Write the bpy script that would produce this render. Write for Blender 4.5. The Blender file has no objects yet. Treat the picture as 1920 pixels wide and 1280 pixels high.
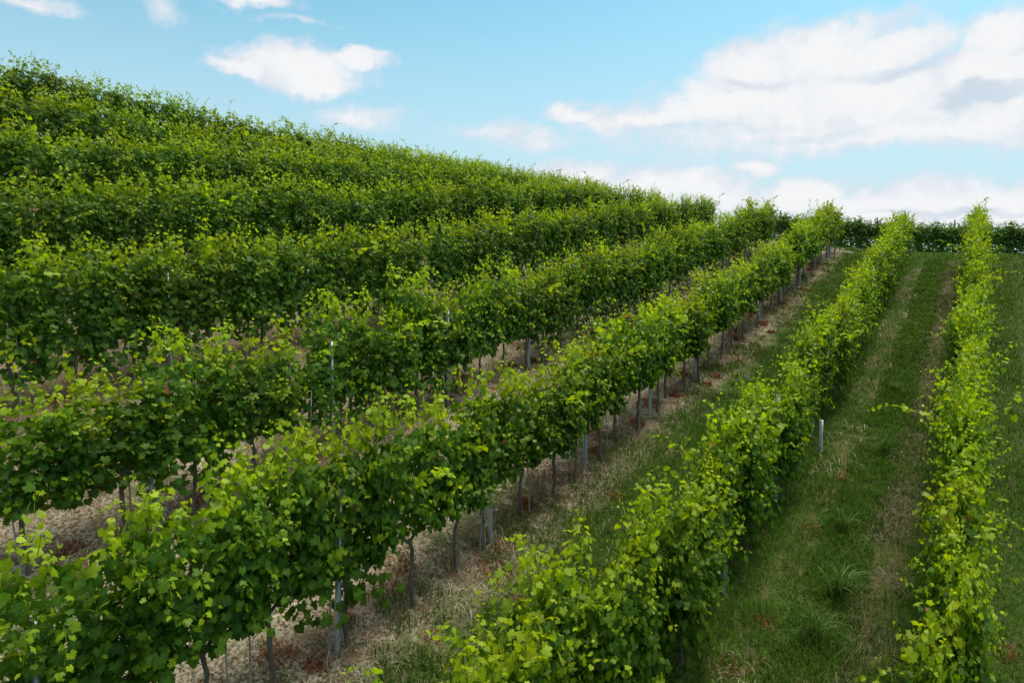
import bpy, math, random
import numpy as np
from mathutils import Matrix, Vector
C = bpy.context.scene.collection
rng = np.random.default_rng(7)
random.seed(7)
PI = math.pi
# ------------------------------------------------------------------ terrain heights
# measured heights of the hillside: rows of the table step 3 m across the vine rows (to the left), columns 4 m along them
GRID=[[-8.63,-7.64,-6.62,-5.55,-4.42,-3.26,-2.08,-0.97,-0.01,0.73,1.22,1.56,1.78,1.86,1.06],
[-7.61,-6.76,-5.88,-4.96,-3.98,-2.93,-1.84,-0.73,0.29,1.05,1.43,1.69,1.91,1.99,1.19],
[-6.55,-5.84,-5.13,-4.37,-3.51,-2.60,-1.61,-0.54,0.55,1.35,1.59,1.83,2.05,2.13,1.33],
[-5.46,-4.85,-4.34,-3.76,-2.99,-2.21,-1.33,-0.38,0.60,1.33,1.74,2.04,2.26,2.34,1.54],
[-4.33,-3.85,-3.50,-3.03,-2.35,-1.68,-0.82,-0.02,0.88,1.72,2.11,2.40,2.62,2.70,1.90],
[-3.08,-2.75,-2.20,-1.60,-1.11,-0.48,0.15,0.82,1.51,2.18,2.55,2.84,3.06,3.14,2.34],
[-1.59,-1.18,-0.71,-0.26,0.25,0.85,1.42,1.93,2.28,2.64,2.99,3.29,3.51,3.59,2.79],
[0.05,0.39,0.70,1.10,1.49,1.96,2.43,2.75,3.06,3.29,3.55,3.79,4.01,4.09,3.29],
[1.77,2.05,2.31,2.47,2.62,2.93,3.30,3.49,3.76,3.99,4.17,4.35,4.57,4.65,3.85],
[3.51,3.71,3.92,4.08,4.06,4.08,4.25,4.40,4.53,4.69,4.82,4.95,5.17,5.25,4.45],
[3.86,4.06,4.27,4.43,4.41,4.43,4.60,4.75,4.88,5.04,5.17,5.30,5.52,5.60,4.80],
[3.51,3.71,3.92,4.08,4.06,4.08,4.25,4.40,4.53,4.69,4.82,4.95,5.17,5.25,4.45],
[2.61,2.81,3.02,3.18,3.16,3.18,3.35,3.50,3.63,3.79,3.92,4.05,4.27,4.35,3.55],
[1.71,1.91,2.12,2.28,2.26,2.28,2.45,2.60,2.73,2.89,3.02,3.15,3.37,3.45,2.65],
[0.81,1.01,1.22,1.38,1.36,1.38,1.55,1.70,1.83,1.99,2.12,2.25,2.47,2.55,1.75]]

SKY_TINT = (0.40, 0.665, .575)
HORIZON = (0.60, 0.77, 0.86)
CLOUD_EDGE = (0.74, 0.79, 0.87)
CLOUD_LIT = (0.905, 0.92, 0.94)
CLOUD_GREY = (0.52, 0.62, 0.76)
DS0, SS0 = -6.0, -4.0
GRID = np.array(GRID)
ZOFF = 6.0
ROW_GAP, ROW_FIRST, ROW_END = 2.55, 0.2, 31.6

def _w(t):
    return np.stack([-t + 2*t*t - t**3, 2 - 5*t*t + 3*t**3, t + 4*t*t - 3*t**3, -t*t + t**3]) / 2

def ground_z(x, y, rough=True):
    d = -np.asarray(x, float); s = np.asarray(y, float)
    nd, ns = GRID.shape
    dc = np.clip(d, DS0, DS0 + 3*(nd-1)); sc = np.clip(s, SS0, SS0 + 4*(ns-1))
    i = (dc - DS0)/3; j = (sc - SS0)/4
    i0 = np.clip(np.floor(i), 1, nd-3).astype(int); j0 = np.clip(np.floor(j), 1, ns-3).astype(int)
    wi = _w(i - i0); wj = _w(j - j0)
    z = 0
    for a in range(4):
        for b in range(4):
            z = z + wi[a]*wj[b]*GRID[i0-1+a, j0-1+b]
    z = z - 0.22*np.maximum(np.abs(d-dc), 0) - 0.16*np.abs(s-sc)
    z = np.maximum(z, -26 - 0.004*(np.abs(d)+np.abs(s)))
    if rough:
        z = z + 0.02*np.sin(x*3.1 + 1.3*np.sin(y*1.7)) + 0.018*np.sin(y*2.3 + 2*np.sin(x*2.1)) + 0.012*np.sin(x*7.7 + y*5.3)*np.cos(y*6.1 - x*3.3)
    return z + ZOFF

def gz(x, y):
    return float(ground_z(np.array([x]), np.array([y]))[0])

# ------------------------------------------------------------------ mesh helpers
def mesh_np(name, V, F, mat, smooth=False, attr=None):
    """V n x 3, F list of arrays (each m x k) -> mesh datablock"""
    me = bpy.data.meshes.new(name)
    V = np.asarray(V, np.float32)
    me.vertices.add(len(V)); me.vertices.foreach_set('co', V.ravel())
    loops = np.concatenate([f.ravel() for f in F]).astype(np.int32)
    sizes = np.concatenate([np.full(len(f), f.shape[1]) for f in F]).astype(np.int32)
    starts = np.concatenate([[0], np.cumsum(sizes)[:-1]]).astype(np.int32)
    me.loops.add(len(loops)); me.loops.foreach_set('vertex_index', loops)
    me.polygons.add(len(sizes)); me.polygons.foreach_set('loop_start', starts); me.polygons.foreach_set('loop_total', sizes)
    if smooth:
        me.polygons.foreach_set('use_smooth', np.ones(len(sizes), bool))
    if attr is not None:
        a = me.attributes.new('tint', 'FLOAT_COLOR', 'POINT')
        c = np.ones((len(V), 4), np.float32); c[:, :3] = attr
        a.data.foreach_set('color', c.ravel())
    me.update(); me.validate()
    me.materials.append(mat)
    return me

class Bag:
    def __init__(self): self.V = []; self.F = []; self.A = []; self.n = 0
    def add(self, V, F, A):
        self.V.append(V); self.A.append(np.broadcast_to(A, (len(V), 3)))
        for f in F: self.F.append(f + self.n)
        self.n += len(V)
    def mesh(self, name, mat, smooth=False):
        by = {}
        for f in self.F: by.setdefault(f.shape[1], []).append(f)
        return mesh_np(name, np.concatenate(self.V), [np.concatenate(v) for v in by.values()], mat, smooth, np.concatenate(self.A))

def tube(path, radii, n=6, cap=True):
    path = np.asarray(path, float); m = len(path)
    radii = np.broadcast_to(radii, (m,)) if np.ndim(radii) == 0 else np.asarray(radii)
    V = []
    for i in range(m):
        t = path[min(i+1, m-1)] - path[max(i-1, 0)]; t /= np.linalg.norm(t) + 1e-9
        a = np.cross(t, [0.31, 0.9, 0.2]); a /= np.linalg.norm(a); b = np.cross(t, a)
        for k in range(n):
            an = 2*PI*k/n
            V.append(path[i] + radii[i]*(math.cos(an)*a + math.sin(an)*b))
    F = []
    for i in range(m-1):
        for k in range(n):
            F.append([i*n+k, i*n+(k+1) % n, (i+1)*n+(k+1) % n, (i+1)*n+k])
    out = [np.array(F)]
    if cap: out.append(np.array([[(m-1)*n+k for k in range(n)]]))
    return np.array(V), out

def add_obj(name, mesh, parent=None, loc=None, rotz=0, mat4=None):
    o = bpy.data.objects.new(name, mesh); C.objects.link(o)
    if parent is not None: o.parent = parent
    if mat4 is not None: o.matrix_basis = mat4
    else:
        if loc is not None: o.location = loc
        o.rotation_euler = (0, 0, rotz)
    return o

def tag(o, label=None, cat=None, group=None, kind=None):
    if label: o['label'] = label
    if cat: o['category'] = cat
    if group: o['group'] = group
    if kind: o['kind'] = kind
    return o

ONES = 'first second third fourth fifth sixth seventh eighth ninth tenth eleventh twelfth thirteenth fourteenth fifteenth sixteenth seventeenth eighteenth nineteenth'.split()
TENS = {2: 'twent', 3: 'thirt', 4: 'fort'}
def ordinal(n):
    if n < 20: return ONES[n-1]
    t, u = divmod(n, 10)
    return TENS[t] + ('ieth' if u == 0 else 'y-' + ONES[u-1])

# ------------------------------------------------------------------ materials
def new_mat(name):
    m = bpy.data.materials.new(name); m.use_nodes = True
    nt = m.node_tree; nt.nodes.clear()
    out = nt.nodes.new('ShaderNodeOutputMaterial')
    return m, nt, out

class NT:
    """tiny node-graph writer"""
    def __init__(self, nt): self.nt = nt
    def n(self, kind, **kw):
        x = self.nt.nodes.new(kind)
        for k, v in kw.items(): setattr(x, k, v)
        return x
    def put(self, sock, v):
        if isinstance(v, bpy.types.NodeSocket): self.nt.links.new(v, sock)
        elif isinstance(v, (tuple, list)) and sock.type == 'RGBA' and len(v) == 3: sock.default_value = (*v, 1)
        else: sock.default_value = v
    def math(self, op, a, b=0.0, clamp=False):
        x = self.n('ShaderNodeMath', operation=op, use_clamp=clamp); self.put(x.inputs[0], a); self.put(x.inputs[1], b); return x.outputs[0]
    def mix(self, f, a, b, mode='MIX'):
        x = self.n('ShaderNodeMix', data_type='RGBA', blend_type=mode); self.put(x.inputs[0], f); self.put(x.inputs[6], a); self.put(x.inputs[7], b); return x.outputs[2]
    def step(self, v, lo, hi):
        x = self.n('ShaderNodeMapRange', interpolation_type='SMOOTHSTEP'); self.put(x.inputs[0], v); self.put(x.inputs[1], lo); self.put(x.inputs[2], hi); return x.outputs[0]
    def noise(self, vec, scale, detail=3, rough=.55, dist=0.0):
        x = self.n('ShaderNodeTexNoise'); self.put(x.inputs['Vector'], vec); self.put(x.inputs['Scale'], scale); x.inputs['Detail'].default_value = detail
        x.inputs['Roughness'].default_value = rough; x.inputs['Distortion'].default_value = dist; return x.outputs[0]

def leaf_material(name, dark, mid, young, trans=0.43, rough=0.5, spec=0.2, tmul=(1.7, 1.6, 0.35)):
    m, nt, out = new_mat(name); g = NT(nt)
    a = g.n('ShaderNodeAttribute', attribute_name='tint')
    sep = g.n('ShaderNodeSeparateColor'); g.put(sep.inputs[0], a.outputs['Color'])
    oi = g.n('ShaderNodeObjectInfo')
    base = g.mix(sep.outputs[1], dark, mid)
    base = g.mix(sep.outputs[0], base, young)
    base = g.mix(g.step(sep.outputs[2], .9965, .9995), base, (0.30, 0.10, 0.03))       # the odd red or yellowed leaf
    hs = g.n('ShaderNodeHueSaturation')
    g.put(hs.inputs['Hue'], g.math('ADD', 0.492, g.math('MULTIPLY', oi.outputs['Random'], 0.016)))
    g.put(hs.inputs['Value'], g.math('ADD', 0.88, g.math('MULTIPLY', oi.outputs['Random'], 0.24)))
    g.put(hs.inputs['Color'], base); base = hs.outputs[0]
    geo = g.n('ShaderNodeNewGeometry')
    under = g.mix(0.4, base, (0.10, 0.14, 0.04))                                   # paler felted underside of the leaf
    col = g.mix(geo.outputs['Backfacing'], base, under)
    p = g.n('ShaderNodeBsdfPrincipled'); g.put(p.inputs['Base Color'], col)
    p.inputs['Roughness'].default_value = rough; p.inputs['Specular IOR Level'].default_value = spec
    t = g.n('ShaderNodeBsdfTranslucent'); g.put(t.inputs[0], g.mix(1.0, base, tmul, 'MULTIPLY'))
    mx = g.n('ShaderNodeMixShader'); g.put(mx.inputs[0], trans); nt.links.new(p.outputs[0], mx.inputs[1]); nt.links.new(t.outputs[0], mx.inputs[2])
    nt.links.new(mx.outputs[0], out.inputs[0])
    return m

def plain_material(name, col, col2, scale, rough=.8, metal=0.0, bump=0.0, stretch=(1, 1, 1)):
    m, nt, out = new_mat(name); g = NT(nt)
    tc = g.n('ShaderNodeTexCoord'); mp = g.n('ShaderNodeMapping'); g.put(mp.inputs[0], tc.outputs['Object']); mp.inputs['Scale'].default_value = stretch
    n = g.noise(mp.outputs[0], scale, 5, .65)
    p = g.n('ShaderNodeBsdfPrincipled'); g.put(p.inputs['Base Color'], g.mix(g.step(n, .3, .7), col, col2))
    p.inputs['Roughness'].default_value = rough; p.inputs['Metallic'].default_value = metal
    if bump:
        b = g.n('ShaderNodeBump'); b.inputs['Strength'].default_value = bump; b.inputs['Distance'].default_value = .01; g.put(b.inputs['Height'], n); g.put(p.inputs['Normal'], b.outputs[0])
    nt.links.new(p.outputs[0], out.inputs[0])
    return m

def tint_material(name, rough=.75, trans=0.0, spec=0.25):
    """colour comes from each blade's or straw's own tint"""
    m, nt, out = new_mat(name); g = NT(nt)
    a = g.n('ShaderNodeAttribute', attribute_name='tint')
    p = g.n('ShaderNodeBsdfPrincipled'); g.put(p.inputs['Base Color'], a.outputs['Color']); p.inputs['Roughness'].default_value = rough; p.inputs['Specular IOR Level'].default_value = spec
    if trans:
        t = g.n('ShaderNodeBsdfTranslucent'); g.put(t.inputs[0], g.mix(1.0, a.outputs['Color'], (1.4, 1.4, .6), 'MULTIPLY'))
        mx = g.n('ShaderNodeMixShader'); g.put(mx.inputs[0], trans); nt.links.new(p.outputs[0], mx.inputs[1]); nt.links.new(t.outputs[0], mx.inputs[2])
        nt.links.new(mx.outputs[0], out.inputs[0])
    else: nt.links.new(p.outputs[0], out.inputs[0])
    return m

M_LEAF = leaf_material('vine_leaf', (0.036, 0.092, 0.006), (0.088, 0.180, 0.011), (0.33, 0.43, 0.010))
M_LEAF_DARK = leaf_material('hedge_vine_leaf', (0.050, 0.115, 0.012), (0.105, 0.195, 0.02), (0.13, 0.20, 0.03))
M_WEED = leaf_material('weed_leaf', (0.028, 0.065, 0.010), (0.060, 0.115, 0.016), (0.10, 0.16, 0.02), .25, .75, .08)
M_BARK = plain_material('vine_bark', (0.08, 0.058, 0.043), (0.20, 0.155, 0.12), 38, .95, 0, .8, (1, 1, .18))
M_STEEL = plain_material('galvanised_steel', (0.30, 0.32, 0.33), (0.46, 0.48, 0.49), 9, .5, .55, .1)
M_RUSTY = plain_material('weathered_stake', (0.22, 0.18, 0.15), (0.42, 0.38, 0.33), 25, .85, 0, .3, (1, 1, .15))
M_WOOD = plain_material('old_wood_post', (0.06, 0.05, 0.04), (0.13, 0.11, 0.09), 22, .9, 0, .4, (1, 1, .12))
M_GRASS = tint_material('grass_blade', .7, .3, .12)
M_DRY = tint_material('dry_plant', .85, .1, .15)

# ------------------------------------------------------------------ leaves
_half = [(.05, -.04), (.20, -.21), (.41, -.18), (.53, .02), (.45, .14), (.65, .34), (.54, .48), (.35, .50), (.34, .70), (.17, .76)]
_out = [(0.0, 1.0)] + [(x, y) for x, y in reversed(_half)] + [(0, .02)] + [(-x, y) for x, y in _half]
LV = np.array([(0, .32)] + _out)
LV = np.column_stack([LV, -.30*LV[:, 0]**2 - .16*(LV[:, 1]-.3)**2 + .10*np.abs(LV[:, 0])])
LV[0, 2] = 0.0
_k = len(_out)
LF = np.array([[0, 1+(i+1) % _k, 1+i] for i in range(_k)])

def unit(v): return v/(np.linalg.norm(v, axis=-1, keepdims=True) + 1e-9)

def place_leaves(bag, P, N, T, size, young, r, V0=LV, F0=LF):
    """P positions, N normals, T tip directions (n x 3)"""
    n = len(P)
    N = unit(N); T = unit(T - (T*N).sum(1, keepdims=True)*N); S = np.cross(T, N)
    M = np.stack([S, T, N], axis=2)
    curl = r.uniform(.3, 2.6, (n, 1, 1)); V = np.repeat(V0[None], n, 0); V = V*np.concatenate([np.ones((n, 1, 2)), curl], axis=2)
    V = V + np.concatenate([np.zeros((n, len(V0), 2)), (r.normal(0, .035, (n, len(V0), 1)))], axis=2)
    W = np.einsum('nij,nvj->nvi', M, V)*np.asarray(size)[:, None, None] + P[:, None]
    F = (F0[None] + (np.arange(n)*len(V0))[:, None, None]).reshape(-1, F0.shape[1])
    A = np.stack([np.asarray(young), r.random(n), r.random(n)], axis=1)
    AV = np.repeat(A, len(V0), 0); AV[:, 1] += np.tile(np.where(np.arange(len(V0)) == 0, .45, -.08), n) + r.normal(0, .10, len(AV)); AV[:, 1] = np.clip(AV[:, 1], 0, 1)
    bag.add(W.reshape(-1, 3), [F], AV)

STEM = np.array([0.45, 0.8, 0.2])
def leafy_shoot(bag, r, start, dirn, length, droop, node=.050, size0=.094, size1=.04, young0=0.1, young1=1.0, upright=.42, out_bias=None, stem=True, keep=1.0):
    """one shoot with alternate leaves; returns nothing"""
    n = max(3, int(length/node)); p = np.array(start, float); d = unit(np.array(dirn, float)); pts = [p.copy()]; dirs = [d.copy()]
    for k in range(n):
        d = unit(d + np.array([r.normal(0, .07), r.normal(0, .07), -droop*(k/n)**1.5]))
        p = p + d*node; pts.append(p.copy()); dirs.append(d.copy())
    pts = np.array(pts); dirs = np.array(dirs)
    if stem:
        V, F = tube(pts[::2] if len(pts) > 6 else pts, np.linspace(.0045, .0015, len(pts[::2] if len(pts) > 6 else pts)), 3, False)
        bag.add(V, F, STEM*np.array([.8, 1, 1]))
    f = np.arange(1, n+1)/n
    P = pts[1:]; D = dirs[1:]
    side = np.where(np.arange(n) % 2 == 0, 1., -1.)[:, None]
    perp = unit(np.cross(D, np.array([0., 0, 1.]) + r.normal(0, .25, (n, 3))))
    off = unit(perp*side + r.normal(0, .45, (n, 3)) + (0 if out_bias is None else out_bias))
    size = (size0 + (size1-size0)*np.clip(f*1.0, 0, 1)**1.4)*r.uniform(.62, 1.25, n)
    pos = P + off*(size*.75)[:, None]
    N = off*.72 + np.array([0, 0, upright]) + r.normal(0, .35, (n, 3))
    T = off*.6 + np.array([0, 0, -.8]) + D*.15 + r.normal(0, .3, (n, 3))
    young = np.clip(young0 + (young1-young0)*np.clip((f-.66)/.3, 0, 1) + r.normal(0, .07, n), 0, 1)
    k = r.random(n) < keep
    place_leaves(bag, pos[k], N[k], T[k], size[k], young[k], r)

def foliage_mesh(seed, mat=M_LEAF, full=1.0, tall=1.0, long=1.16, young_mul=1.0, low=0):
    r = np.random.default_rng(seed); b = Bag()
    if low:                                                                          # leafy down to the ground
        P = np.column_stack([r.normal(0, .2, low), r.uniform(-.5, .5, low)*long, r.uniform(.08 if low > 200 else .38, .95, low)])
        place_leaves(b, P, np.column_stack([np.sign(P[:, 0])*.8, r.normal(0, .4, low), np.full(low, .4)]), np.column_stack([r.normal(0, .4, (low, 2)), np.full(low, -1.)]), r.uniform(.065, .11, low), np.zeros(low), r)
    nsh = int(30*full)
    for i in range(nsh):
        y0 = (i + r.uniform(.1, .9))/nsh*long - long/2
        s = r.choice([-1., 1.])
        lean = r.uniform(.0, .18)*s
        L = r.uniform(1.12, 1.42)*tall
        leafy_shoot(b, r, (r.normal(0, .06), y0, r.uniform(.70, .95)), (lean, r.normal(0, .14), 1), L, r.uniform(.05, .30), out_bias=np.array([s*.8, 0, .05]), young0=r.choice([.0, .08, .2], p=[.5, .3, .2])*young_mul, young1=r.uniform(.65, 1.0)*young_mul, keep=.96)
    # hanging laterals that fill the two faces of the wall
    for i in range(int(78*full)):
        s = r.choice([-1., 1.]); z = r.uniform(.82, 1.9)*tall
        leafy_shoot(b, r, (s*r.uniform(.03, .14), r.uniform(-.5, .5)*long, z), (s*1.0, r.normal(0, .5), r.uniform(-.1, .6)), r.uniform(.15, .34), r.uniform(.3, .9), out_bias=np.array([s*.9, 0, .1]), size0=.09, size1=.055, young0=(yy := r.choice([.0, .15, .75], p=[.68, .27, .05]))*young_mul, young1=min(1, yy+.25)*young_mul, stem=False)
    # inner leaves so that the wall is not see-through everywhere
    n = int(340*full)
    P = np.column_stack([r.normal(0, .13, n), r.uniform(-.5, .5, n)*long, r.uniform(.76, 1.85, n)*tall])
    place_leaves(b, P, np.column_stack([np.sign(P[:, 0])*.8, r.normal(0, .4, n), np.full(n, .4)]), np.column_stack([r.normal(0, .4, (n, 2)), np.full(n, -1.)]), r.uniform(.065, .11, n), np.zeros(n), r)
    # tips that stick up over the top wire
    for i in range(int(16*full)):
        leafy_shoot(b, r, (r.normal(0, .13), r.uniform(-.5, .5)*long, r.uniform(1.75, 2.05)*tall), (r.normal(0, .4), r.normal(0, .35), 1), r.uniform(.25, .5), r.uniform(.1, .6), node=.048, size0=.09, size1=.03, young0=r.choice([.6, .9])*young_mul, young1=1.0*young_mul)
    return b.mesh('foliage', mat)

def shoot_mesh(seed, length, droop, mat=M_LEAF):
    r = np.random.default_rng(seed); b = Bag()
    leafy_shoot(b, r, (0, 0, 0), (0, 0, 1), length, droop, node=.055, size0=.092, size1=.026, young0=.7, young1=1.0)
    return b.mesh('shoot', mat)

def lane_shoot_mesh(seed, length):
    r = np.random.default_rng(seed); b = Bag()
    leafy_shoot(b, r, (0, 0, 0), (1, 0, .55), length, .16, node=.055, size0=.105, size1=.03, young0=.8, young1=1.0)
    return b.mesh('shoot', M_LEAF)

def trunk_mesh(seed):
    r = np.random.default_rng(seed); b = Bag()
    n = 9; z = np.linspace(-.10, .80, n)
    path = np.column_stack([np.cumsum(r.normal(0, .014, n)), np.cumsum(r.normal(0, .02, n)), z]); path -= [path[-1][0], path[-1][1], 0]
    V, F = tube(path, np.linspace(.030, .020, n)*r.uniform(.85, 1.15, n), 7); b.add(V, F, (0, 0, 0))
    for s in (-1, 1):
        q = np.array([[0, 0, .76], [r.normal(0, .02), s*.12, .86], [r.normal(0, .02), s*.28, .88], [0, s*.46, .87 + r.normal(0, .015)]])
        V, F = tube(q, [.018, .016, .013, .009], 6); b.add(V, F, (0, 0, 0))
    return b.mesh('trunk', M_BARK, True)

FOL = [foliage_mesh(100+i, full=[1.0, 1.1, .92, 1.05][i % 4], tall=[1.0, 1.03, .97][i % 3]) for i in range(14)]
FOL_LOW = [foliage_mesh(200+i, full=[1.0, 1.1, .95][i % 3], tall=1.0 + .02*(i % 3), low=150) for i in range(10)]
FOL_SPARSE = [foliage_mesh(300+i, full=.45, tall=.86, young_mul=1.1) for i in range(3)]
FOL_FAR = [foliage_mesh(400+i, mat=M_LEAF_DARK, full=1.35, young_mul=.5, low=520) for i in range(4)]
SHOOTS = [shoot_mesh(500+i, L, dr) for i, (L, dr) in enumerate([(.45, .1), (.55, .3), (.7, .5), (.6, .15), (.85, .55), (.5, .7)])]
LANE_SHOOTS = [lane_shoot_mesh(600+i, L) for i, L in enumerate([.9, 1.15, .75])]
TRUNKS = [trunk_mesh(700+i) for i in range(7)]

# ------------------------------------------------------------------ terrain sheet
def axis(lo, hi, fine, step, reach):
    core = np.arange(lo, hi + 1e-6, fine); out = []; v = hi; st = step
    while v < reach: v += st; st *= 1.35; out.append(v)
    neg = []; v = lo; st = step
    while v > -reach: v -= st; st *= 1.35; neg.append(v)
    return np.array(neg[::-1] + list(core) + out)
ax = axis(-24, 5, .2, .6, 700); ay = axis(-3, 48, .25, .6, 700)
X, Y = np.meshgrid(ax, ay, indexing='ij'); Z = ground_z(X, Y)
nx, ny = X.shape
I = np.arange(nx*ny).reshape(nx, ny)
Fq = np.stack([I[:-1, :-1], I[1:, :-1], I[1:, 1:], I[:-1, 1:]], axis=-1).reshape(-1, 4)

m, nt, out = new_mat('vineyard_soil'); g = NT(nt)
geo = g.n('ShaderNodeNewGeometry'); pos = geo.outputs['Position']
sx = g.n('ShaderNodeSeparateXYZ'); g.put(sx.inputs[0], pos)
n_big = g.noise(pos, .9, 4, .6); n_mid = g.noise(pos, 4.5, 5, .65); n_fine = g.noise(pos, 26, 5, .7)
mp = g.n('ShaderNodeMapping'); g.put(mp.inputs[0], pos); mp.inputs['Scale'].default_value = (1, .25, 1)
n_str = g.noise(mp.outputs[0], 3.0, 4, .6)
dd = g.math('MULTIPLY', sx.outputs[0], -1)                                            # metres to the left of the camera's row
dw = g.math('ADD', dd, g.math('MULTIPLY', g.math('SUBTRACT', n_big, .5), 1.1))
dw2 = g.math('ADD', dd, g.math('MULTIPLY', g.math('SUBTRACT', n_mid, .5), .5))
straw = g.mix(g.step(n_fine, .38, .62), (0.075, 0.052, 0.030), (0.42, 0.345, 0.235))
straw = g.mix(g.math('MULTIPLY', g.step(n_mid, .50, .62), g.step(n_fine, .30, .55)), straw, (0.54, 0.47, 0.35))
soil = g.mix(g.step(n_fine, .3, .7), (0.06, 0.040, 0.024), (0.16, 0.11, 0.07))
turf = g.mix(g.step(n_fine, .35, .7), (0.020, 0.042, 0.005), (0.065, 0.105, 0.012))
turf = g.mix(g.step(n_mid, .52, .7), turf, (0.10, 0.085, 0.04))
dw3 = g.math('ADD', g.math('ADD', dd, g.math('MULTIPLY', g.math('SUBTRACT', n_big, .5), 2.2)), g.math('MULTIPLY', g.math('SUBTRACT', n_mid, .5), 1.8))
left = g.step(dw3, 4.4, 5.1)                                                        # dry strawy floor from the third row leftwards
straw = g.mix(g.math('MULTIPLY', g.step(g.math('ADD', g.math('MULTIPLY', n_mid, .6), g.math('MULTIPLY', n_big, .4)), .47, .56), .85), straw, turf)
base = g.mix(left, turf, straw)
base = g.mix(g.math('MULTIPLY', g.step(dw, 7.9, 9.2), .55), base, (0.14, 0.10, 0.06))
def band(v, c, w):
    return g.math('SUBTRACT', 1.0, g.step(g.math('ABSOLUTE', g.math('SUBTRACT', v, c)), w*.35, w))
tA = g.math('MULTIPLY', band(dw2, 1.95, .26), g.step(n_str, .50, .66))
base = g.mix(g.math('MULTIPLY', tA, .5), base, g.mix(g.step(n_fine, .35, .65), (0.08, 0.055, 0.030), (0.24, 0.17, 0.09)))
tB = g.math('MULTIPLY', band(dw2, .88, .30), g.step(n_str, .33, .52))
base = g.mix(g.math('MULTIPLY', tB, .55), base, soil)
for k in range(2, 7):                                                                # reddish dead weeds right under the vines
    under = g.math('MULTIPLY', band(dw2, ROW_FIRST + ROW_GAP*k + .12, .50), g.step(n_mid, .40, .62))
    base = g.mix(g.math('MULTIPLY', under, .75), base, g.mix(n_fine, (0.09, 0.045, 0.03), (0.25, 0.12, 0.075)))
p = g.n('ShaderNodeBsdfPrincipled'); g.put(p.inputs['Base Color'], base); p.inputs['Roughness'].default_value = .95; p.inputs['Specular IOR Level'].default_value = .1
bmp = g.n('ShaderNodeBump'); bmp.inputs['Strength'].default_value = .8; bmp.inputs['Distance'].default_value = .03; g.put(bmp.inputs['Height'], g.math('ADD', n_fine, n_mid)); g.put(p.inputs['Normal'], bmp.outputs[0])
nt.links.new(p.outputs[0], out.inputs[0])
ground = add_obj('terrain', mesh_np('terrain', np.stack([X, Y, Z], -1).reshape(-1, 3), [Fq], m, True))
tag(ground, kind='structure')

# ------------------------------------------------------------------ ground cover (nobody could count it)
def vnoise(x, y, s, seed):
    h = lambda a, b: np.modf(np.abs(np.sin(a*127.1 + b*311.7 + seed*17.3)*43758.5453))[0]
    x = x*s; y = y*s; xi = np.floor(x); yi = np.floor(y); fx = x-xi; fy = y-yi; fx = fx*fx*(3-2*fx); fy = fy*fy*(3-2*fy)
    return (h(xi, yi)*(1-fx) + h(xi+1, yi)*fx)*(1-fy) + (h(xi, yi+1)*(1-fx) + h(xi+1, yi+1)*fx)*fy

def scatter(n, d0, d1, s0, s1, power=1.6):
    """more of them near the camera"""
    u = rng.random(n); s = s0 + (s1-s0)*u**power
    return -rng.uniform(d0, d1, n), s

def blades(bag, x, y, h, w, bend, az, col, lift=0.0):
    n = len(x); z = ground_z(x, y) - .01 + lift
    dx, dy = np.cos(az), np.sin(az); px, py = -dy, dx
    V = np.zeros((n, 7, 3))
    for i, (t, ww) in enumerate(((0, 1), (.4, .9), (.75, .6))):
        o = bend*h*t*t; zz = h*t*(1 - .45*bend*t)
        for j, sg in enumerate((-.5, .5)):
            V[:, i*2+j] = np.stack([x + dx*o + px*w*ww*sg, y + dy*o + py*w*ww*sg, z + zz], -1)
    V[:, 6] = np.stack([x + dx*bend*h, y + dy*bend*h, z + h*(1 - .55*bend)], -1)
    base = (np.arange(n)*7)[:, None]
    bag.add(V.reshape(-1, 3), [base + np.array([[0, 1, 3, 2]]), base + np.array([[2, 3, 5, 4]]), base + np.array([[4, 5, 6]])], np.repeat(col, 7, 0))

def lerp(a, b, t): return np.asarray(a)*(1-t[:, None]) + np.asarray(b)*t[:, None]

GB = Bag()
def grass_patch(n, d0, d1, s0, s1, hmin, hmax, thr, seed, power=1.7, bare=None, c0=(0.020, 0.052, 0.006), c1=(0.060, 0.125, 0.012), dry=.12, fade=0.0):
    x, y = scatter(n, d0, d1, s0, s1, power)
    v = .6*vnoise(x, y, 1.1, seed) + .4*vnoise(x, y, 3.7, seed+1)
    keep = v > thr + fade*np.clip((-x - d1 + 1.5)/1.5, 0, 1)
    if bare:
        for c, w, pr in bare:
            inside = np.abs(-x - c + .25*(vnoise(x, y, .9, seed+5)-.5)) < w
            keep &= ~(inside & (rng.random(n) < pr))
    x, y, v = x[keep], y[keep], v[keep]; k = len(x)
    h = (hmin + (hmax-hmin)*np.clip((v-thr)/(1-thr), 0, 1))*rng.uniform(.5, 1.3, k)
    far = 1 + np.clip((y-10)/14, 0, 1.6)                                             # coarser blades where they are a pixel wide
    col = lerp(c0, c1, np.clip(rng.random(k)*.8 + .35*(vnoise(x, y, .6, seed+2)-.3), 0, 1))
    dm = rng.random(k) < dry
    col[dm] = lerp((0.16, 0.14, 0.06), (0.36, 0.30, 0.17), rng.random(dm.sum()))
    blades(GB, x, y, h, .006*far*rng.uniform(.7, 1.5, k), rng.uniform(.1, .8, k), rng.uniform(0, 2*PI, k), col)
tracks = [(1.95, .24, .72), (.88, .24, .5)]
grass_patch(120000, -.9, 2.9, 5, 40, .07, .21, .22, 3, 1.5, tracks, (0.022, 0.062, 0.005), (0.125, 0.22, 0.018), .09)
grass_patch(30000, 1.05, 1.75, 5, 36, .08, .24, .38, 11, 1.5, None, (0.022, 0.070, 0.008), (0.105, 0.21, 0.022), .05)
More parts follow.
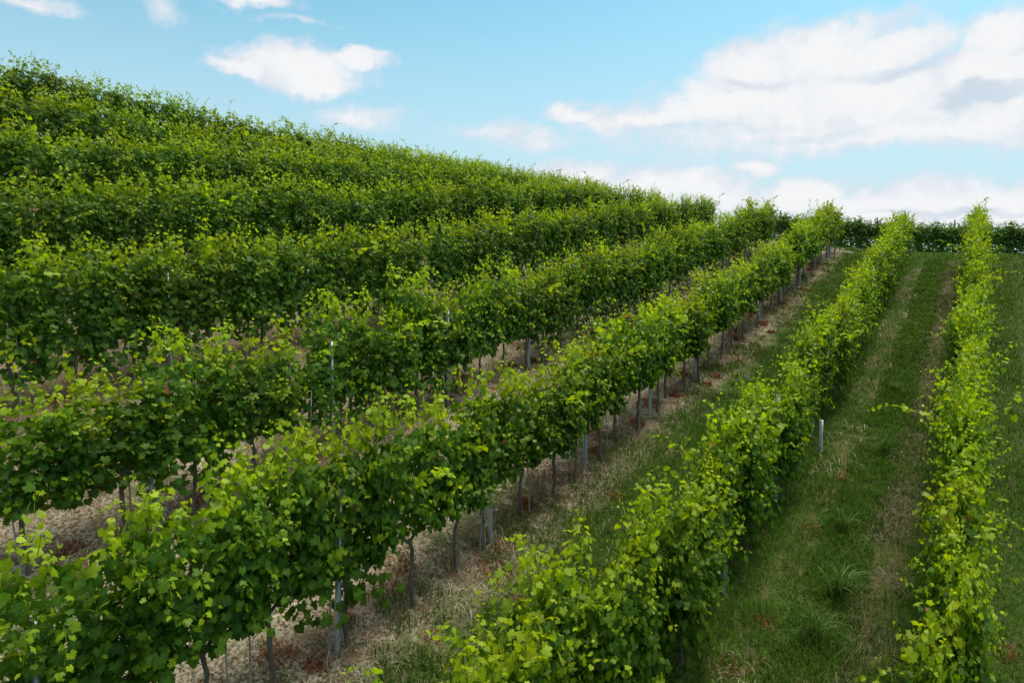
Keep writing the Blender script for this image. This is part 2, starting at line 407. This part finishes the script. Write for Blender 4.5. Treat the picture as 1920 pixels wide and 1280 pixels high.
grass_patch(80000, 2.75, 5.5, 3, 39, .07, .24, .20, 19, 1.6, None, (0.022, 0.060, 0.006), (0.10, 0.19, 0.016), .07, .5)
grass_patch(14000, 3.0, 4.3, 3.5, 26, .14, .40, .40, 23, 1.4, None, (0.022, 0.070, 0.008), (0.105, 0.21, 0.022), .05)
grass_patch(46000, 4.5, 7.6, 2.5, 30, .03, .12, .47, 29, 1.5, None, (0.03, 0.06, 0.008), (0.09, 0.14, 0.018), .3)
grass_patch(26000, 4.4, 5.5, 2.5, 30, .05, .16, .46, 31, 1.5, None, (0.025, 0.06, 0.006), (0.08, 0.14, 0.016), .25)
grass_patch(9000, 7.9, 12.9, 2.5, 30, .03, .10, .52, 37, 1.5, None, (0.03, 0.06, 0.008), (0.09, 0.14, 0.018), .3)
grass_patch(16000, .3, 2.4, 6, 16, .10, .34, .42, 53, 1.2, None, (0.022, 0.070, 0.008), (0.11, 0.22, 0.022), .04)
grass_patch(16000, -6, 12, 33, 43, .06, .2, .25, 41, 1.0)
grass_patch(24000, -3.4, -.9, 6, 44, .08, .26, .2, 47, 1.0, None, (0.020, 0.054, 0.005), (0.11, 0.19, 0.018), .12)
grass_patch(46000, -12, -3.4, 3, 46, .08, .26, .2, 49, 1.0, None, (0.020, 0.054, 0.005), (0.11, 0.19, 0.018), .12)
grass_patch(12000, -12, 12, 43, 50, .08, .26, .2, 50, 1.0)
o = add_obj('grass', GB.mesh('grass', M_GRASS)); tag(o, 'mown green grass growing in the lanes between the vine rows', 'grass', kind='stuff')

WB = Bag()                                                                           # broad-leaved weeds low among the grass
ov = np.array([(0, 0, 0), (.28, .35, .04), (.2, .75, .03), (0, 1, -.06), (-.2, .75, .03), (-.28, .35, .04)]); of = np.array([[0, 1, 2, 3, 4, 5]])
def weeds(n, d0, d1, s0, s1, thr, seed, size=(.02, .06), c=(.1, .5), hz=.09):
    x, y = scatter(n, d0, d1, s0, s1, 1.6); v = vnoise(x, y, 1.6, seed); k = v > thr; x, y, v = x[k], y[k], v[k]; n = len(x)
    P = np.column_stack([x, y, ground_z(x, y) + rng.uniform(.0, hz, n)*v])
    az = rng.uniform(0, 2*PI, n)
    place_leaves(WB, P, np.column_stack([rng.normal(0, .45, (n, 2)), np.ones(n)]), np.column_stack([np.cos(az), np.sin(az), rng.normal(.1, .3, n)]), rng.uniform(*size, n)*(1 + np.clip((y-9)/14, 0, 1)), rng.uniform(*c, n)*v, rng, ov, of)
weeds(14000, -.9, 2.9, 5, 36, .45, 61, (.015, .04), (.1, .5), .05)
weeds(6000, 1.0, 1.8, 5, 34, .35, 62, (.02, .06), (.1, .5), .07)
weeds(12000, 2.8, 4.6, 3, 36, .50, 63)
weeds(7000, 4.4, 12.8, 2.5, 30, .66, 64)
o = add_obj('weeds', WB.mesh('weeds', M_WEED)); tag(o, 'low broad-leaved green weeds among the grass', 'weeds', kind='stuff')

SB = Bag()                                                                           # straw and prunings lying on the dry floor
def straws(n, d0, d1, s0, s1, thr, seed, ca, cb, lmin=.05, lmax=.22):
    x, y = scatter(n, d0, d1, s0, s1, 1.6); k = vnoise(x, y, 1.5, seed) > thr; x, y = x[k], y[k]; n = len(x)
    L = rng.uniform(lmin, lmax, n); az = rng.uniform(0, 2*PI, n); w = .0045*(1 + np.clip((y-6)/9, 0, 2))*rng.uniform(.6, 1.6, n)
    blades(SB, x, y, L, w, rng.uniform(.82, .98, n)/.55*.55, az, lerp(ca, cb, rng.random(n)), rng.uniform(0, .02, n))
PALE = ((0.14, 0.10, 0.055), (0.56, 0.48, 0.33))
straws(10000, 4.6, 5.6, 2.5, 33, .55, 71, *PALE)
straws(9000, 5.6, 8.0, 1.5, 31, .45, 72, *PALE)
straws(14000, 8.0, 13, 2, 31, .3, 73, (0.18, 0.14, 0.09), (0.42, 0.35, 0.25))
straws(2200, 1.65, 2.25, 6, 33, .6, 74, *PALE)
straws(6000, .55, 1.2, 6, 30, .45, 75, (0.10, 0.08, 0.05), (0.26, 0.21, 0.14))
straws(2500, 2.9, 4.4, 3, 33, .6, 76, *PALE)
o = add_obj('straw_litter', SB.mesh('straw_litter', M_DRY)); tag(o, 'pale dry straw and prunings strewn on the soil', 'straw', kind='stuff')

DB = Bag()                                                                           # red-brown clumps of dead weeds under the vines
def dead_clump(x0, y0, r, n):
    a = rng.uniform(0, 2*PI, n); q = r*np.sqrt(rng.random(n)); x = x0 + np.cos(a)*q*.8; y = y0 + np.sin(a)*q
    col = lerp((0.12, 0.032, 0.018), (0.40, 0.13, 0.06), rng.random(n)**1.3)
    blades(DB, x, y, rng.uniform(.03, .16, n)*(1.15 - q/r), rng.uniform(.006, .016, n)*(1 + np.clip((y-8)/12, 0, 1)), rng.uniform(.3, .95, n), rng.uniform(0, 2*PI, n), col)
for k in range(2, 7):
    d = ROW_FIRST + ROW_GAP*k
    for s in np.arange(1.6 + .4*k, 30, .5):
        if rng.random() < (.8 if k < 5 else .4):
            dead_clump(-(d + rng.normal(.10, .24)), s + rng.normal(0, .2), rng.uniform(.14, .40), int(rng.uniform(130, 340)))
for d, s in ((1.9, 10.6), (1.95, 8.2), (1.75, 12.4), (.7, 14.3), (-.45, 9.5), (2.1, 7.3), (4.6, 9.6), (4.75, 5.4), (4.4, 6.6)):
    dead_clump(-d, s, .22, 120)
o = add_obj('dead_weeds', DB.mesh('dead_weeds', M_DRY)); tag(o, 'red-brown dead weeds lying under the vine rows', 'dead weeds', kind='stuff')

# tall arching tufts that stand out of the sward: each one a thing
def tuft_mesh(seed, n, h):
    r = np.random.default_rng(seed); V = Bag(); k = 5
    for i in range(n):
        az = r.uniform(0, 2*PI); L = h*r.uniform(.55, 1.1); be = r.uniform(.35, 1.0); w = r.uniform(.006, .012); p0 = np.array([r.normal(0, .06), r.normal(0, .06), -.03])
        t = np.linspace(0, 1, 7); rr = be*L*t**1.8*.75; zz = L*(t - .62*be*t**2.6)
        c = np.column_stack([p0[0] + np.cos(az)*rr, p0[1] + np.sin(az)*rr, p0[2] + zz]); side = np.array([-math.sin(az), math.cos(az), 0])
        ww = w*np.array([.8, 1, 1, .9, .7, .45, .08])
        P = np.stack([c - side*ww[:, None]/2, c + side*ww[:, None]/2 + [0, 0, .002]], 1).reshape(-1, 3)
        F = np.array([[2*j, 2*j+1, 2*j+3, 2*j+2] for j in range(6)])
        col = np.array((0.030, 0.085, 0.012))*(1-(q := r.random()**1.5)) + np.array((0.17, 0.26, 0.07))*q
        V.add(P, [F], col)
    return V.mesh('grass_tuft', M_GRASS)
TUFTS = [tuft_mesh(800+i, n, h) for i, (n, h) in enumerate([(90, .75), (110, .65), (75, .9)])]
spots = [(1.42, 8.3), (1.30, 9.3), (1.52, 10.9), (1.28, 13.9), (1.46, 17.1)]
for i, (d, s) in enumerate(spots):
    o = add_obj('grass_tuft', TUFTS[i % 3], None, (-d, s, gz(-d, s)), i*1.3)
    o.scale = ((.9, 1.1, .7, .8, .65)[i],)*2 + ((.85, 1.05, .6, .9, .55)[i],)
    tag(o, f'tall tuft of arching grass between the wheel tracks, {ordinal(i+1)} from the near end', 'grass tuft', 'tall grass tufts standing in the lanes')
spots = [(3.55, 4.7), (3.4, 5.6), (3.65, 6.3), (3.35, 7.4), (3.5, 8.9)]
for i, (d, s) in enumerate(spots):
    o = add_obj('grass_tuft', TUFTS[(i+1) % 3], None, (-d, s, gz(-d, s)), i*2.1)
    tag(o, f'long grass tuft left of the second row from right, {ordinal(i+1)} from the near end', 'grass tuft', 'tall grass tufts standing in the lanes')

# ------------------------------------------------------------------ vines
ROW_D = [.10, 2.52] + [ROW_FIRST + ROW_GAP*k for k in range(2, 9)]
ROW_NAME = ['the rightmost row'] + [f'the {ordinal(k)} row from right' for k in range(2, 10)]
STARTS = [5.6, 2.9, 1.5, 2.3, 3.2, 4.1, 5.0, 5.9, 6.8]
ENDS = [30.8, 31.6, 32.6, 31.6, 31.4, 31.2, 30.6, 30.0, 28.6]
SP = .82
SPARSE = {(0, 19.2), (3, 5.9), (4, 12.0), (1, 13.0)}              # (row, metres along it)
LANE = {(0, 12.3): (180, 1), (0, 25.0): (175, 0), (0, 21.5): (10, 2), (2, 5.2): (-20, 1), (2, 9.0): (-25, 2), (2, 6.4): (55, 2), (2, 13.4): (-50, 1), (3, 8.0): (50, 1), (3, 12.6): (-40, 2), (4, 9.4): (30, 1), (4, 14.6): (-60, 2), (5, 8.4): (10, 0), (1, 9.0): (200, 0), (1, 14.8): (-10, 0), (2, 11.6): (-30, 2)}
vr = random.Random(21)
def ftm(loc, rz, sc): return Matrix.LocRotScale(Vector(loc), Matrix.Rotation(rz, 3, 'Z').to_euler(), Vector(sc))

def grapevine(x, y, k, label, group, fol, rz, trunk=True, nshoot=2, lane=None, zs=1.0, wide=1.0):
    root = bpy.data.objects.new('grapevine', None); C.objects.link(root)
    root.empty_display_size = .2
    root.location = (x, y, gz(x, y) - .01); root.rotation_euler = (0, 0, rz)
    tag(root, label, 'grapevine', group)
    flip = PI if vr.random() < .5 else 0
    add_obj('foliage', fol, root, mat4=ftm((vr.gauss(0, .03), 0, 0), flip + vr.gauss(0, .05), (vr.uniform(.70, 1.0)*wide, 1, zs)))
    if trunk: add_obj('trunk', vr.choice(TRUNKS), root, mat4=ftm((0, vr.gauss(0, .05), 0), vr.choice((0, PI)), (1, 1, 1)))
    for q in range(nshoot):
        e = Matrix.Translation((vr.gauss(0, .16), vr.uniform(-.45, .45), vr.uniform(1.8, 2.0)*zs)) @ Matrix.Rotation(vr.uniform(0, 2*PI), 4, 'Z') @ Matrix.Rotation(abs(vr.gauss(0, .35)), 4, 'X')
        add_obj('shoot', vr.choice(SHOOTS), root, mat4=e)
    if lane:
        ang, w = lane
        e = Matrix.Translation((math.cos(math.radians(ang))*.28, 0, 1.55)) @ Matrix.Rotation(math.radians(ang), 4, 'Z')
        add_obj('shoot', LANE_SHOOTS[w], root, mat4=e)
    return root

vine_spots = []
for k in range(9):
    d = ROW_D[k]
    n = int((ENDS[k] - STARTS[k])/SP) + 1
    for i in range(n):
        s = ENDS[k] - (n-1-i)*SP
        sparse = any(kk == k and abs(ss - s) < SP/2 for kk, ss in SPARSE)
        lane = next((v for (kk, ss), v in LANE.items() if kk == k and abs(ss - s) < SP/2), None)
        where = f'{ordinal(i+1)} from the near end of {ROW_NAME[k]}'
        if sparse: lab = f'thin low grapevine, {where}'
        elif lane: lab = f'grapevine with long side shoot, {where}'
        else: lab = f'leafy green grapevine, {where}'
        if sparse: fol = vr.choice(FOL_SPARSE)
        elif (k == 2 and (vr.random() < .95)) or (k == 3 and vr.random() < .35): fol = vr.choice(FOL)
        else: fol = vr.choice(FOL_LOW)
        x = -d + vr.gauss(0, .055) - (.12 if k == 1 and s < 4.6 else 0)
        grapevine(x, s + vr.gauss(0, .05), k, lab, 'grapevines planted in rows up the hillside', fol, 0, trunk=(k < 7), nshoot=vr.choice((1, 2, 3, 4)) if not sparse else 2, lane=lane, wide=(.70, .84, .88, .86, .74, .72, .70, .70, .74)[k], zs=vr.uniform(.86, .92) if (k == 3 and s < 4.2) else vr.uniform(1.0, 1.07) if (k == 2 and s < 6.5) else (1.03 if s < 4.6 else vr.uniform(.84, 1.0)) if k == 1 else (vr.uniform(.89, 1.06) if k < 4 else (vr.uniform(.92, 1.0) if k < 8 else vr.uniform(.90, .96))))
        vine_spots.append((k, i, x, s))

# the hedge-like row that runs across the top of the lanes
CROSS_Y = 41.2
for i in range(15):
    x = 2.6 - i*.95
    y = CROSS_Y + .02*i
    grapevine(x, y, 9, f'dark green grapevine, {ordinal(i+1)} from right in the cross row on the crest', 'dark grapevines of the cross row on the crest', vr.choice(FOL_FAR), PI/2, True, 0, None, vr.uniform(.70, .76))

# ------------------------------------------------------------------ posts and stakes
def post_mesh(h=1.68, w=.055, dpt=.036, t=.004):
    """galvanised vineyard post: open lipped channel"""
    prof = [(-w/2, dpt), (-w/2, 0), (w/2, 0), (w/2, dpt), (w/2-.012, dpt), (w/2-.012, dpt-t), (w/2-t, dpt-t), (w/2-t, t), (-w/2+t, t), (-w/2+t, dpt-t), (-w/2+.012, dpt-t), (-w/2+.012, dpt)]
    P = np.array(prof); P[:, 1] -= dpt/2; n = len(P)
    V = np.concatenate([np.column_stack([P, np.full(n, z)]) for z in (-.15, h)])
    F = np.array([[i, (i+1) % n, n+(i+1) % n, n+i] for i in range(n)])
    b = Bag(); b.add(V, [F, np.array([[n+i for i in range(n)]])], (0, 0, 0))
    for z in np.arange(.55, h-.05, .3):                                              # wire hooks punched out of the flanges
        for q in (-1, 1):
            V, F = tube([(q*w/2, 0, z), (q*(w/2+.012), 0, z+.004), (q*(w/2+.014), 0, z+.022)], .003, 4); b.add(V, F, (0, 0, 0))
    return b.mesh('trellis_post', M_STEEL)
POST = post_mesh()
def post(x, y, label, group, rz=0, tilt=0, mesh=None):
    o = add_obj('trellis_post', mesh or POST, None, (x, y, gz(x, y))); o.rotation_euler = (vr.gauss(0, .012) + tilt, vr.gauss(0, .015), rz)
    tag(o, label, 'trellis post', group)
    return o
for k in range(7):
    d = ROW_D[k]
    ss = [s for s in np.arange(4.58 - 2.68*2 + (0 if k == 2 else (-.5 if k == 3 else .9*k - 2.4)), ENDS[k] - .6, 2.68) if s > STARTS[k] - .3]
    for i, s in enumerate(ss):
        post(-d + (.0 if k else -.02), s, f'grey steel trellis post, {ordinal(i+1)} from the near end of {ROW_NAME[k]}', 'steel trellis posts along the vine rows')
wood = Bag(); V, F = tube([(0, 0, -.2), (.005, 0, .9), (-.005, .01, 1.75)], [.04, .036, .034], 8); wood.add(V, F, (0, 0, 0)); WOOD = wood.mesh('trellis_post', M_WOOD, True)
for i, x in enumerate((-9.6, -4.6, -1.15, 1.9)):
    post(x, CROSS_Y + .1, f'dark wooden post standing in the cross row on the crest, {ordinal(4-i)} from right', 'wooden posts of the cross row', mesh=WOOD)
PALE = plain_material('white_paint', (0.36, 0.34, 0.30), (0.66, 0.64, 0.60), 16, .8)
pale = Bag(); V, F = tube([(0, 0, -.15), (0, .002, .3), (.004, 0, .58)], [.036, .034, .033], 10); pale.add(V, F, (0, 0, 0))
post(-2.27, 13.3, 'white painted post standing below the leaves of the second row from right', 'steel trellis posts along the vine rows', mesh=pale.mesh('trellis_post', PALE, True))
STK = []
for q in range(4):
    b = Bag(); rr = np.random.default_rng(900+q)
    V, F = tube([(0, 0, -.1), (rr.normal(0, .008), rr.normal(0, .008), .6), (rr.normal(0, .012), rr.normal(0, .012), 1.1)], [.010, .009, .0085], 6); b.add(V, F, (0, 0, 0)); STK.append(b.mesh('vine_stake', M_RUSTY, True))
for (k, i, x, s) in vine_spots:
    if k in (2, 3, 4, 5) and vr.random() < .7:
        xx, yy = x - vr.uniform(-.05, .05), s + vr.choice((-1, 1))*vr.uniform(.05, .32)
        o = add_obj('vine_stake', vr.choice(STK), None, (xx, yy, gz(xx, yy))); o.rotation_euler = (vr.gauss(0, .05), vr.gauss(0, .05), 0)
        tag(o, f'thin weathered stake beside the {ordinal(i+1)} vine along {ROW_NAME[k]}', 'vine stake', 'thin stakes that hold the vine trunks')

# ------------------------------------------------------------------ light, sky, camera
SUN_EL, SUN_AZ = math.radians(64), math.radians(18)        # azimuth clockwise from +Y (the direction of the rows)
sd = Vector((math.sin(SUN_AZ)*math.cos(SUN_EL), math.cos(SUN_AZ)*math.cos(SUN_EL), math.sin(SUN_EL)))
L = bpy.data.lights.new('sun', 'SUN'); L.energy = 2.0; L.angle = math.radians(16); L.color = (1, .95, .86)
so = bpy.data.objects.new('sun', L); C.objects.link(so); so.rotation_euler = sd.to_track_quat('Z', 'Y').to_euler(); so.location = (0, 0, 40)

YAW, PITCH, FOC = math.radians(34.3), math.radians(4.0), 1280.0
cam = bpy.data.cameras.new('camera'); cam.lens = 24.0; cam.sensor_width = 36.0; cam.sensor_fit = 'HORIZONTAL'; cam.clip_end = 3000
co = bpy.data.objects.new('camera', cam); C.objects.link(co); co.location = (0, 0, ZOFF); co.rotation_euler = (PI/2 - PITCH, 0, YAW)
bpy.context.scene.camera = co

w = bpy.data.worlds.new('World'); bpy.context.scene.world = w; w.use_nodes = True
nt = w.node_tree; nt.nodes.clear(); g = NT(nt)
outw = g.n('ShaderNodeOutputWorld'); bg = g.n('ShaderNodeBackground'); nt.links.new(bg.outputs[0], outw.inputs[0])
EXPOSURE = 1.0
STRENGTH = .15
DISPLAY = STRENGTH*2**EXPOSURE
bg.inputs[1].default_value = STRENGTH
sky = g.n('ShaderNodeTexSky', sky_type='NISHITA'); sky.sun_disc = False; sky.sun_elevation = SUN_EL; sky.sun_rotation = SUN_AZ; sky.air_density = 1.0; sky.dust_density = 1.0; sky.ozone_density = 1.0
tc = g.n('ShaderNodeTexCoord'); dirv = tc.outputs['Generated']
s3 = g.n('ShaderNodeSeparateXYZ'); g.put(s3.inputs[0], dirv)
az = g.math('MULTIPLY', g.math('ARCTAN2', s3.outputs[0], s3.outputs[1]), 57.2958)
el = g.math('MULTIPLY', g.math('ARCSINE', s3.outputs[2]), 57.2958)
cv = g.n('ShaderNodeCombineXYZ'); g.put(cv.inputs[0], az); g.put(cv.inputs[1], el); ang = cv.outputs[0]
# (azimuth deg, elevation deg, half width, half height, weight) of each cloud mass over the hill
CLOUDS = [(-51.45, 17.06, 4.38, 1.34, 1), (-55.16, 16.48, 2.29, 0.59, 0.9), (-46.75, 18.16, 2.29, 0.52, 0.9), (-50.47, 16.24, 2.82, 0.61, 0.9), (-46.81, 14.04, 2.51, 0.55, 0.45), (-68.85, 19.02, 2.06, 0.41, 0.5), (-60.5, 20.28, 0.7, 0.8, 0.3), (-54.64, 21.42, 2.67, 0.45, 0.6), (-51.57, 20.17, 1.58, 0.14, 0.2), (-14.99, 16.78, 3.5, 1.55, 1), (-10.84, 16.99, 4.4, 1.97, 1), (-5.26, 16.81, 3.0, 1.23, 1), (0.64, 16.62, 2.05, 1.41, 1), (-0.14, 14.48, 3.59, 1.53, 1), (-15.71, 14.41, 6.28, 1.6, 1), (-8.23, 13.87, 8.46, 2.18, 0.9), (-0.02, 11.61, 4.2, 1.51, 0.8), (-29.05, 14.43, 1.96, 0.72, 0.9), (-23.46, 13.6, 4.65, 1.04, 0.9), (-7.35, 18.49, 3.11, 0.89, 0.4), (-11.81, 12.18, 11.18, 0.95, 0.5), (-28.8, 9.36, 4.15, 1.27, 1), (-22.54, 8.58, 5.49, 1.5, 1), (-18.16, 7.81, 3.26, 1.4, 0.9), (-14.89, 9.79, 1.65, 0.68, 0.9), (-11.68, 7.39, 3.01, 1.19, 1), (-4.89, 6.6, 6.38, 1.28, 1), (1.38, 6.27, 4.09, 1.2, 1), (-34.96, 12.86, 3.07, 0.53, 0.4), (-32.54, 12.32, 2.63, 0.66, 0.35), (-4.52, 5.37, 13.33, 0.83, 0.9), (-6.75, 11.08, 11.37, 0.59, 0.5), (-2.79, 11.44, 6.39, 1.06, 0.7)]
GREYS = [(-0.39, 13.19, 2.86, 0.58, 1.15), (-5.21, 15.43, 4.33, 0.56, 0.7), (-15.73, 15.55, 3.93, 0.53, 0.55), (-1.31, 5.71, 6.86, 0.4, 0.7), (-21.76, 12.65, 4.6, 0.44, 0.4), (-9.59, 11.8, 5.79, 0.38, 0.35)]
def warp(scale, amp, detail, off):
    x = g.n('ShaderNodeTexNoise'); mpn = g.n('ShaderNodeMapping'); g.put(mpn.inputs[0], ang); mpn.inputs['Location'].default_value = off; mpn.inputs['Scale'].default_value = (.6, 1, 1)
    g.put(x.inputs['Vector'], mpn.outputs[0]); x.inputs['Scale'].default_value = scale; x.inputs['Detail'].default_value = detail; x.inputs['Roughness'].default_value = .6
    s = g.n('ShaderNodeVectorMath', operation='SUBTRACT'); g.put(s.inputs[0], x.outputs['Color']); s.inputs[1].default_value = (.5, .5, .5)
    m2 = g.n('ShaderNodeVectorMath', operation='SCALE'); g.put(m2.inputs[0], s.outputs[0]); m2.inputs['Scale'].default_value = amp
    return m2.outputs[0]
wv = g.n('ShaderNodeVectorMath', operation='ADD'); g.put(wv.inputs[0], ang); g.put(wv.inputs[1], warp(.34, 3.5, 8, (3.1, 1.7, 0))); wang = wv.outputs[0]
def field(blobs, src):
    acc = None
    for a0, e0, ra, re, wt in blobs:
        ma = g.n('ShaderNodeVectorMath', operation='MULTIPLY_ADD'); g.put(ma.inputs[0], src); ma.inputs[1].default_value = (1/ra, 1/re, 0); ma.inputs[2].default_value = (-a0/ra, -e0/re, 0)
        ln = g.n('ShaderNodeVectorMath', operation='LENGTH'); g.put(ln.inputs[0], ma.outputs[0])
        v = g.math('MULTIPLY', g.math('SUBTRACT', 1.35, ln.outputs['Value']), wt)
        if acc is None: acc = v
        else:
            x = g.n('ShaderNodeMath', operation='SMOOTH_MAX'); g.put(x.inputs[0], acc); g.put(x.inputs[1], v); x.inputs[2].default_value = .18; acc = x.outputs[0]
    return acc
dens = field(CLOUDS, wang)
fine = g.noise(ang, .9, 6, .62)
dens = g.math('ADD', dens, g.math('MULTIPLY', g.math('SUBTRACT', fine, .5), .8))
mask = g.step(dens, -.34, .60)
grey = g.step(g.math('ADD', field(GREYS, wang), g.math('MULTIPLY', g.math('SUBTRACT', fine, .5), .6)), .1, .95)
tint = g.mix(1.0, sky.outputs[0], SKY_TINT, 'MULTIPLY')
hz = g.step(el, 27.0, 5.0)
tint = g.mix(g.math('MULTIPLY', hz, .9), tint, tuple(c/DISPLAY for c in HORIZON))
inner = g.noise(wang, .22, 5, .6)
cl = g.mix(g.step(g.math('ADD', dens, g.math('MULTIPLY', g.math('SUBTRACT', inner, .5), 2.4)), -.1, .95), tuple(c/DISPLAY for c in CLOUD_EDGE), tuple(c/DISPLAY for c in CLOUD_LIT))
cl = g.mix(g.math('MULTIPLY', grey, .6), cl, tuple(c/DISPLAY for c in CLOUD_GREY))
fill_veil = g.math('MULTIPLY', g.step(el, 34.0, 62.0), g.math('ADD', .72, g.math('MULTIPLY', fine, .3)), True)       # thin bright cloud overhead, out of view, added to lift the shade
full = g.mix(fill_veil, g.mix(mask, tint, cl), tuple(c/DISPLAY for c in (1.75, 1.72, 1.66)))
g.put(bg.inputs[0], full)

sc = bpy.context.scene
sc.view_settings.view_transform = 'Standard'; sc.view_settings.look = 'None'; sc.view_settings.exposure = EXPOSURE; sc.view_settings.gamma = 1.0; sc.view_settings.use_curve_mapping = False
sc.cycles.max_bounces = 9; sc.cycles.diffuse_bounces = 6; sc.cycles.glossy_bounces = 2; sc.cycles.transmission_bounces = 6; sc.cycles.use_denoising = True
sc.cycles.caustics_reflective = False; sc.cycles.caustics_refractive = False
